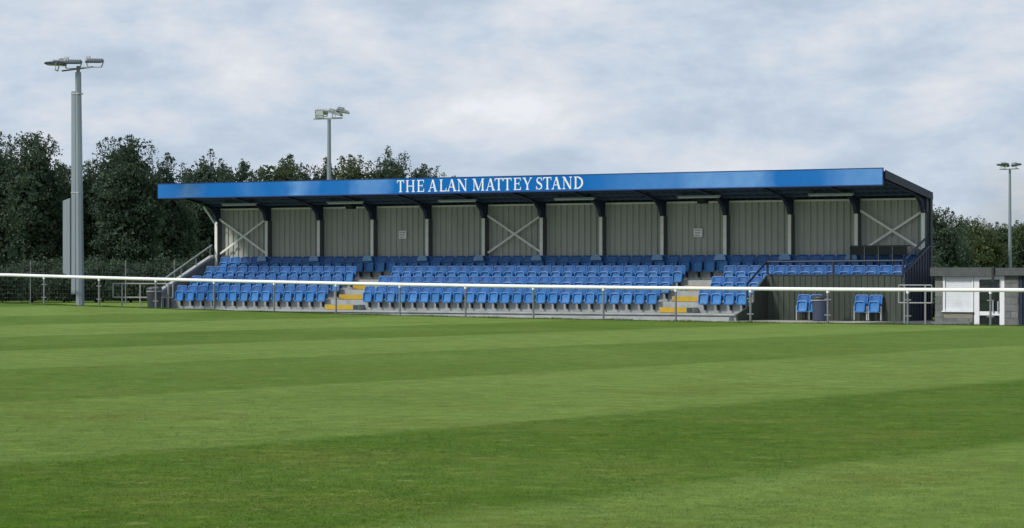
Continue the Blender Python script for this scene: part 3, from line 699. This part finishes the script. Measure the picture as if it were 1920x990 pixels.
bin_('litter_bin', 2.16, -6.5, 0.27, 0.92, 'bin_dark', 'dark litter bin with rounded lid beside the left tubular barrier')
bin_('litter_bin', 27.54, -3.0, 0.29, 0.84, 'bin_blue', 'blue-grey bin standing between the seat pairs of the dugout recess')

def barrier(label, x0, x1, y, zt, zb, legs, base):
    t = empty('tubular_barrier', (x0, y, base), label, 'barrier', 'tubular barriers'); r = 0.024; w_ = x1-x0
    MB().tube([(0, 0, zt-base), (w_, 0, zt-base)], r, 8).build('top_tube', 'galv_mid', t, True)
    MB().tube([(0, 0, zb-base), (w_, 0, zb-base)], r, 8).build('lower_tube', 'galv_mid', t, True)
    for x in (0, w_): MB().tube([(x, 0, zb-base), (x, 0, zt-base)], r, 8).build('end_tube', 'galv_mid', t, True)
    for lx in legs: MB().tube([(lx-x0, 0, -0.15), (lx-x0, 0, zt-base)], 0.028, 8).build('leg', 'galv_mid', t, True)
    return t
barrier('galvanised tubular barrier left of the stand beside the litter bin', -0.26, 2.62, -6.0, 1.17, 0.66, (0.18, 1.06, 2.4), 0.2)
barrier('galvanised tubular barrier between the stand and the block kiosk', 30.80, 31.94, -4.0, 1.18, 0.62, (31.0, 31.72), -0.1)

# ------------------------------------------------------------------ kiosk
HY = -1.5; HB = -0.56
hut = empty('block_kiosk', (30.9, HY, HB), 'low grey block kiosk with white roller shutter and white framed glass door', 'kiosk')
def hb(name, mat, x0, x1, y0, y1, z0, z1, par=None, bevel=0):   # coordinates in world, stored relative to the kiosk
    return MB().box(x0-30.9, x1-30.9, y0, y1, z0-HB, z1-HB).build(name, mat, par or hut, bevel=bevel)
hb('wall_core', 'mortar', 30.925, 33.80, 0.13, 3.2, HB, 1.49)
hb('wall_core', 'mortar', 30.925, 31.21, 0.012, 0.13, HB, 1.49)
hb('wall_core', 'mortar', 31.21, 32.24, 0.012, 0.13, HB, 0.30)
hb('wall_core', 'mortar', 33.33, 33.80, 0.012, 0.13, HB, 1.49)
bm_cache = {}
def blk(x0, x1, z0, z1):
    if x1-x0 < 0.04: return
    key = round(x1-x0, 3)
    if key not in bm_cache: bm_cache[key] = MB().box(0, x1-x0, -0.0, 0.02, 0, z1-z0).mesh('block', 'block_grey', bevel=0.006)
    o = obj('block', bm_cache[key], hut); o.location = (x0-30.9, rnd.uniform(-0.004, 0.002), z0-HB)
z = HB+0.005; row = 0
while z+0.215 < 1.50:
    off = 0.225 if row % 2 else 0.0
    for xa, xb, top in ((30.92, 31.21, 9), (31.215, 32.23, 0.31), (33.34, 33.80, 9)):
        if z+0.2 > top: continue
        x = xa-off
        while x < xb-0.02:
            blk(max(x, xa), min(x+0.44, xb), z, z+0.215); x += 0.45
    z += 0.225; row += 1
for k in range(9):                                 # right-hand flank, blocks turned
    for q in range(3):
        o = obj('block', bm_cache.setdefault('side', MB().box(0, 0.02, 0, 0.44, 0, 0.215).mesh('block', 'block_grey', bevel=0.006)), hut)
        o.location = (33.80-30.9, 0.02+q*0.45, 0.005+k*0.225)
rf = hb('roof', 'felt', 30.84, 34.6, -0.14, 3.4, 1.50, 1.72, bevel=0.01)
hb('roof_edge', 'felt', 30.82, 33.0, -0.165, -0.142, 1.47, 1.745, rf); hb('roof_edge', 'felt', 33.06, 34.6, -0.16, -0.142, 1.49, 1.735, rf)
hb('down_pipe', 'black_steel', 32.99, 33.06, -0.22, -0.17, 1.30, 1.78, hut)
# shutter
sh = hb('shutter', 'shutter_white', 31.27, 32.22, 0.05, 0.07, 0.34, 1.47)
for k in range(15):
    z0 = 0.36+k*0.073; hb('shutter_slat', 'shutter_white', 31.275, 32.215, 0.038, 0.0495, z0, z0+0.0715, sh, bevel=0.004)
for x0, x1 in ((31.20, 31.27), (32.22, 32.26)): hb('shutter_guide', 'white_paint', x0, x1, 0.0, 0.09, 0.34, 1.49, sh)
hb('shutter_sill', 'white_paint', 31.17, 32.27, -0.06, 0.10, 0.30, 0.339, sh, 0.006)
# door
dr = hb('door', 'glass_dark', 32.46, 33.16, 0.07, 0.09, HB+0.03, 1.36)
for x0, x1 in ((32.28, 32.46), (33.16, 33.33)): hb('door_frame', 'white_paint', x0, x1, 0.02, 0.11, HB, 1.42, dr, 0.005)
hb('door_frame', 'white_paint', 32.28, 33.33, 0.018, 0.11, 1.36, 1.49, dr, 0.005)
hb('door_rail', 'white_paint', 32.461, 33.159, 0.03, 0.11, 0.20, 0.33, dr, 0.005)
hb('door_rail', 'white_paint', 32.461, 33.159, 0.03, 0.11, HB+0.001, HB+0.10, dr, 0.005)
hb('door_bar', 'blue_door', 32.465, 33.155, 0.055, 0.068, 0.92, 1.02, dr)
for x in (32.93, 33.10): hb('door_pull', 'galv', x, x+0.035, -0.02, 0.015, 0.30, 0.66, dr)
hb('plinth', 'concrete_dark', 30.86, 32.24, -0.25, 0.005, HB, -0.02)
hb('flank_door', 'blue_door', 33.84, 34.75, 0.03, 0.09, HB, 1.48)
hb('flank_frame', 'blue_door', 33.88, 33.95, -0.01, 0.026, HB, 1.48)

# ------------------------------------------------------------------ trees
def tree(x, y, h, rx, base, leafmat, label, seed, dens=1.0, shoots=12, name='broadleaf_tree', lean=0.0, ry=None, lsize=0.10):
    rg = np.random.default_rng(seed); ry = ry or rx*0.9; gz = ground(x, y)
    t = empty(name, (x, y, gz), label, 'tree', 'trees beyond the pitch')
    # trunk and limbs
    tb = MB(); top = h*0.8
    pts = [(0.10*math.sin(k*1.7+seed)*k/6+lean*k/6, 0.10*math.cos(k*2.1+seed)*k/6, -0.1+k*top/6) for k in range(7)]
    r0 = 0.05+0.018*h
    tb.tube(pts, [r0*(1-0.13*k) for k in range(7)], 8)
    # crown: clumps in a lumpy volume, denser to the outside, many reaching up
    nl = 7; lobes = []
    for k in range(nl):
        a = 2*math.pi*(k+rg.uniform(-.3, .3))/nl; rr = rg.uniform(0.25, 0.55)
        lobes.append((math.cos(a)*rx*rr, math.sin(a)*ry*rr, base+(h-base)*rg.uniform(0.30, 0.68), rx*rg.uniform(0.42, 0.60), (h-base)*rg.uniform(0.26, 0.34)))
    lobes.append((lean, 0, base+(h-base)*0.70, rx*0.50, (h-base)*0.30)); lobes.append((0, 0, base+(h-base)*0.42, rx*0.78, (h-base)*0.40))
    lobes.append((0, 0, base+(h-base)*0.20, rx*0.85, (h-base)*0.20))
    ncl = int(390*dens*(rx/2.5)**1.5*(h/7)**0.8)
    cl = []
    wts = np.array([l[3]**2*l[4] for l in lobes])**0.6; wts /= wts.sum()
    for k in range(ncl):
        l = lobes[rg.choice(len(lobes), p=wts)]
        d = rg.normal(size=3); d /= np.linalg.norm(d); q = rg.uniform(0.25, 1.0)**0.6
        p = np.array([l[0]+d[0]*l[3]*q, l[1]+d[1]*l[3]*q, l[2]+d[2]*l[4]*q]); cl.append((p, rg.uniform(0.22, 0.46)))
    for k in range(0, ncl, 9):
        p, s = cl[k]; zz = max(0.3, min(top*0.9, p[2]-rg.uniform(0.6, 1.6))); f_ = zz/top*6; i = min(5, int(f_)); a = Vector(pts[i]).lerp(Vector(pts[i+1]), f_-i)
        b = Vector(p); mid = a.lerp(b, 0.5)+Vector((0, 0, -0.15))
        tb.tube([a, mid, b], [0.05, 0.032, 0.012], 5, False)
    C = []; Sz = []; U = []
    for p, s in cl:
        n = int(66*dens*(s/0.34)**2)
        C.append(p+rg.normal(size=(n, 3))*np.array([s, s, s*0.75])*0.62); Sz.append(rg.uniform(0.7, 1.35, n)*lsize)
    for l in lobes:                                # larger leaves deep inside close the crown
        n = int(150*dens*l[3]*l[4]); d = rg.normal(size=(n, 3)); d /= np.linalg.norm(d, axis=1)[:, None]; q = rg.uniform(0, 1, n)**0.4*0.80
        C.append(np.array(l[:3])+d*np.array([l[3], l[3], l[4]])*q[:, None]); Sz.append(rg.uniform(0.20, 0.34, n))
    # upright shoots along the top
    for k in range(shoots):
        a = rg.uniform(0, 2*math.pi); rr = rg.uniform(0, 0.85)**0.7
        px, py = math.cos(a)*rx*rr, math.sin(a)*ry*rr
        z0 = base+(h-base)*(0.62+0.30*math.sqrt(max(0, 1-rr*rr))); ln_ = rg.uniform(0.5, 1.15)*(0.5+h/14)
        n = int(95*ln_); f_ = rg.uniform(0, 1, n); sp = 0.22*(1-f_)**0.7+0.03
        C.append(np.c_[px+rg.normal(size=n)*sp+f_*rg.uniform(-.15, .15), py+rg.normal(size=n)*sp, z0-0.25+f_*ln_]); Sz.append(rg.uniform(0.6, 1.1, n)*lsize)
        tb.tube([(px*0.8, py*0.8, z0-0.6), (px, py, z0+ln_*0.8)], [0.02, 0.006], 4, False)
    C = np.concatenate(C); Sz = np.concatenate(Sz); keep = C[:, 2] > 0.12; C = C[keep]; Sz = Sz[keep]; n = len(C)
    d1 = rg.normal(size=(n, 3)); d1 /= np.linalg.norm(d1, axis=1)[:, None]
    d2 = np.cross(d1, rg.normal(size=(n, 3))); d2 /= np.linalg.norm(d2, axis=1)[:, None]
    a = d1*Sz[:, None]*0.75; b = d2*Sz[:, None]*0.45; nn = np.cross(d1, d2)*Sz[:, None]*0.12
    V = np.stack([C-a, C-b+nn, C+a, C+b+nn], 1).reshape(-1, 3)
    me = bpy.data.meshes.new('crown'); me.vertices.add(4*n); me.vertices.foreach_set('co', V.ravel().astype(np.float32))
    me.loops.add(4*n); me.loops.foreach_set('vertex_index', np.arange(4*n, dtype=np.int32)); me.polygons.add(n)
    me.polygons.foreach_set('loop_start', np.arange(0, 4*n, 4, dtype=np.int32)); me.update(calc_edges=True); me.materials.append(MATS[leafmat])
    tr = tb.build('trunk', 'bark', t, True); obj('crown', me, t)
    return t, n
def at(px, Z):
    k = (px-960)/5240.0; c, s = math.cos(TH), math.sin(TH)
    return 68.76+Z*(-s+k*c), -85.33+Z*(c+k*s)
TOT = 0
# each row of the list: bearing, distance, height, crown radius, foot of the crown, foliage, label, seed
TREES = [
 (-15, 139, 8.3, 2.0, 0.5, 'leaf_dark', 'dark tree cut by the left edge of the picture', 1),
 (62, 138, 8.5, 2.3, 0.5, 'leaf_dark', 'tall dark bushy tree just left of the near floodlight mast', 2),
 (118, 143, 7.2, 1.6, 0.4, 'leaf_dark', 'lower dark tree directly behind the near floodlight mast', 3),
 (175, 140, 6.9, 1.9, 0.4, 'leaf_mid', 'yellowish green rounded tree just right of the near floodlight mast', 4),
 (238, 137, 8.3, 2.3, 0.5, 'leaf_dark', 'tall dark rounded tree between the near mast and the stand', 5),
 (308, 140, 7.3, 1.7, 0.4, 'leaf_dark', 'dark tree whose crown reaches down beside the left end of the fascia', 6),
 (392, 146, 7.7, 2.0, 0.5, 'leaf_dark', 'dark spiky-topped tree above the left end of the stand roof', 7),
 (455, 148, 7.4, 1.7, 0.5, 'leaf_dark', 'dark tree above the roof, right of the spiky-topped one', 8),
 (535, 150, 7.8, 2.1, 0.5, 'leaf_mid', 'dark tree with upright shoots just left of the slim mast behind the roof', 9),
 (610, 152, 7.5, 1.5, 0.5, 'leaf_mid', 'thin-topped tree directly behind the slim mast over the roof', 10),
 (662, 151, 7.8, 1.8, 0.5, 'leaf_light', 'lighter green tree just right of the slim mast over the roof', 11),
 (738, 153, 8.2, 1.9, 0.5, 'leaf_dark', 'dark pointed tree above the roof left of the lettering', 12),
 (800, 154, 7.3, 1.6, 0.5, 'leaf_dark', 'small dark tree above the first word of the lettering', 13),
 (862, 158, 6.7, 1.3, 0.5, 'leaf_dark', 'low tuft of tree at the right end of the trees behind the roof', 14),
 (1752, 165, 5.3, 1.9, 0.3, 'leaf_dark', 'dark tree touching the right end of the stand', 15),
 (1800, 205, 5.6, 2.0, 0.3, 'leaf_mid', 'dark green tree behind the left half of the kiosk roof', 16),
 (1838, 200, 5.2, 2.1, 0.3, 'leaf_light', 'light green tree behind the kiosk, left of the distant mast', 17),
 (1890, 210, 5.3, 2.1, 0.3, 'leaf_mid', 'mid green tree directly behind the distant floodlight mast', 18),
 (1935, 205, 5.4, 2.2, 0.3, 'leaf_mid', 'green tree cut by the right edge of the picture', 19),
]
for px, Z, h, rx_, bs, lm, lab, sd_ in TREES:
    x, y = at(px, Z); _, n = tree(x, y, h-ground(x, y), rx_, bs, lm, lab, sd_, 1.0 if px < 1700 else 0.9, 13); TOT += n
# second rank, closing the gaps low down
for k, (px, Z, h, rx_) in enumerate([(20, 147, 6.6, 2.6), (150, 149, 5.9, 2.8), (275, 148, 6.6, 2.6), (352, 152, 6.2, 2.3), (1770, 186, 4.3, 2.6), (1865, 216, 4.6, 2.8)]):
    x, y = at(px, Z); nm = ['behind the leftmost trees', 'in the dip behind the near mast', 'between the two tall left trees and the stand', 'seen under the left end of the stand roof', 'low behind the left end of the kiosk', 'low behind the kiosk door'][k]
    _, n = tree(x, y, h, rx_, 0.1, 'leaf_dark', 'dark shrubby tree ' + nm, 40+k, 1.0, 6, 'shrubby_tree'); TOT += n
# low dark shrubs in front of the trees
for k, (px, Z, h, rx_) in enumerate([(-5, 129, 1.7, 1.4), (60, 132, 2.0, 1.5), (120, 131, 1.6, 1.3), (180, 131, 1.9, 1.5), (245, 131, 1.8, 1.5), (310, 131, 2.0, 1.5), (370, 132, 2.0, 1.4), (1748, 101, 1.9, 1.0)]):
    x, y = at(px, Z); t, n = tree(x, y, h, rx_, 0.05, 'leaf_dark', ('low dark shrub under the trees, %s from the left' % ordinal(k+1)) if k < 7 else 'low dark shrub in the gap between stand and kiosk', 60+k, 1.5, 3, 'shrub', lsize=0.10); TOT += n
    t['category'] = 'shrub'; t['group'] = 'shrubs under the trees'
# mesh fence in front of the shrubs
fx0, fy0 = at(-30, 127); fx1, fy1 = at(420, 122)
fn = empty('mesh_fence', (fx0, fy0, 0), 'thin dark mesh fence with grey posts in front of the left trees', 'fence')
for k in range(6):
    f_ = k/5; x = fx0+(fx1-fx0)*f_; y = fy0+(fy1-fy0)*f_; g_ = ground(x, y)
    MB().tube([(x-fx0, y-fy0, g_-0.2), (x-fx0, y-fy0, g_+1.95)], 0.026, 8).build('post', 'galv_dull', fn, True)
m = MB()
for k in range(90):
    f_ = k/89; x = (fx1-fx0)*f_; y = (fy1-fy0)*f_; g_ = ground(x+fx0, y+fy0); m.bar((x, y, g_+0.05), (x, y, g_+1.8), 0.006, 0.006)
for j in range(10):
    for k in range(5):
        a, b = k/5, (k+1)/5; P_ = lambda q: ((fx1-fx0)*q, (fy1-fy0)*q, ground(fx0+(fx1-fx0)*q, fy0+(fy1-fy0)*q)+0.08+j*0.19); m.bar(P_(a), P_(b), 0.006, 0.006)
tag(m.build('wire_mesh', 'fence_green', fn), kind='stuff')
print('leaves', TOT)

# ------------------------------------------------------------------ mown grass blades on the near part of the pitch
grass_material('grass_blade', True)
rg = np.random.default_rng(77)
NB = 820000
Zd = 15.5*(80.0/15.5)**(rg.uniform(0, 1, NB)); thin = rg.uniform(0, 1, NB) < np.clip((80-Zd)/50, 0, 1); Zd = Zd[thin]
kx = rg.uniform(-0.23, 0.23, len(Zd)); c_, s_ = math.cos(TH), math.sin(TH)
bx = 68.76+Zd*(-s_+kx*c_); by = -85.33+Zd*(c_+kx*s_)
bz = np.where(bx < 34, 0.35*(1-np.minimum(bx, 34)/34)**2-0.02, -0.02)
n = len(bx); hgt = rg.uniform(0.003, 0.008, n); wid = rg.uniform(0.004, 0.008, n)*(Zd/20)**0.7; az = rg.uniform(0, 2*math.pi, n); ln1 = rg.uniform(0.3, 1.6, n)*hgt
la = rg.uniform(0, 2*math.pi, n)
p0 = np.stack([bx-np.cos(az)*wid, by-np.sin(az)*wid, bz-0.004], 1); p1 = np.stack([bx+np.cos(az)*wid, by+np.sin(az)*wid, bz-0.004], 1); p2 = np.stack([bx+np.cos(la)*ln1, by+np.sin(la)*ln1, bz+hgt], 1)
V = np.stack([p0, p1, p2], 1).reshape(-1, 3)
me = bpy.data.meshes.new('grass_blades'); me.vertices.add(3*n); me.vertices.foreach_set('co', V.ravel().astype(np.float32))
me.loops.add(3*n); me.loops.foreach_set('vertex_index', np.arange(3*n, dtype=np.int32)); me.polygons.add(n)
me.polygons.foreach_set('loop_start', np.arange(0, 3*n, 3, dtype=np.int32)); me.update(calc_edges=True); me.materials.append(MATS['grass_blade'])
nv = np.stack([np.cos(la)*0.35, np.sin(la)*0.35, np.ones(n)], 1); nv /= np.linalg.norm(nv, axis=1)[:, None]
me.polygons.foreach_set('use_smooth', np.ones(n, dtype=bool))
me.normals_split_custom_set_from_vertices(np.repeat(nv, 3, axis=0))
tag(obj('grass_blades', me), 'short mown grass blades covering the near part of the pitch', 'grass', kind='stuff')
print('blades', n)

# longer, untrimmed grass along the foot of the rail
m_e = material('edge_grass', (0.060, 0.115, 0.022), 0.85, 0.3, 3.0, spec=0.1)
n = 26000; ex = rg.uniform(-12, 42, n); ey = RAIL_Y+rg.normal(0, 0.07, n)+0.02
ez = np.array([ground(a, b_) for a, b_ in zip(ex, ey)]); eh = rg.uniform(0.02, 0.085, n)*(0.55+0.45*np.sin(ex*1.3)**2); ea = rg.uniform(0, 2*math.pi, n); ew = rg.uniform(0.004, 0.009, n)
p0 = np.stack([ex-np.cos(ea)*ew, ey-np.sin(ea)*ew, ez-0.005], 1); p1 = np.stack([ex+np.cos(ea)*ew, ey+np.sin(ea)*ew, ez-0.005], 1); p2 = np.stack([ex+rg.normal(0, 0.02, n), ey+rg.normal(0, 0.02, n), ez+eh], 1)
V = np.stack([p0, p1, p2], 1).reshape(-1, 3)
me = bpy.data.meshes.new('edge_grass'); me.vertices.add(3*n); me.vertices.foreach_set('co', V.ravel().astype(np.float32))
me.loops.add(3*n); me.loops.foreach_set('vertex_index', np.arange(3*n, dtype=np.int32)); me.polygons.add(n)
me.polygons.foreach_set('loop_start', np.arange(0, 3*n, 3, dtype=np.int32)); me.update(calc_edges=True); me.materials.append(m_e)
tag(obj('edge_grass', me), 'longer uncut grass along the foot of the rail posts', 'grass', kind='stuff')
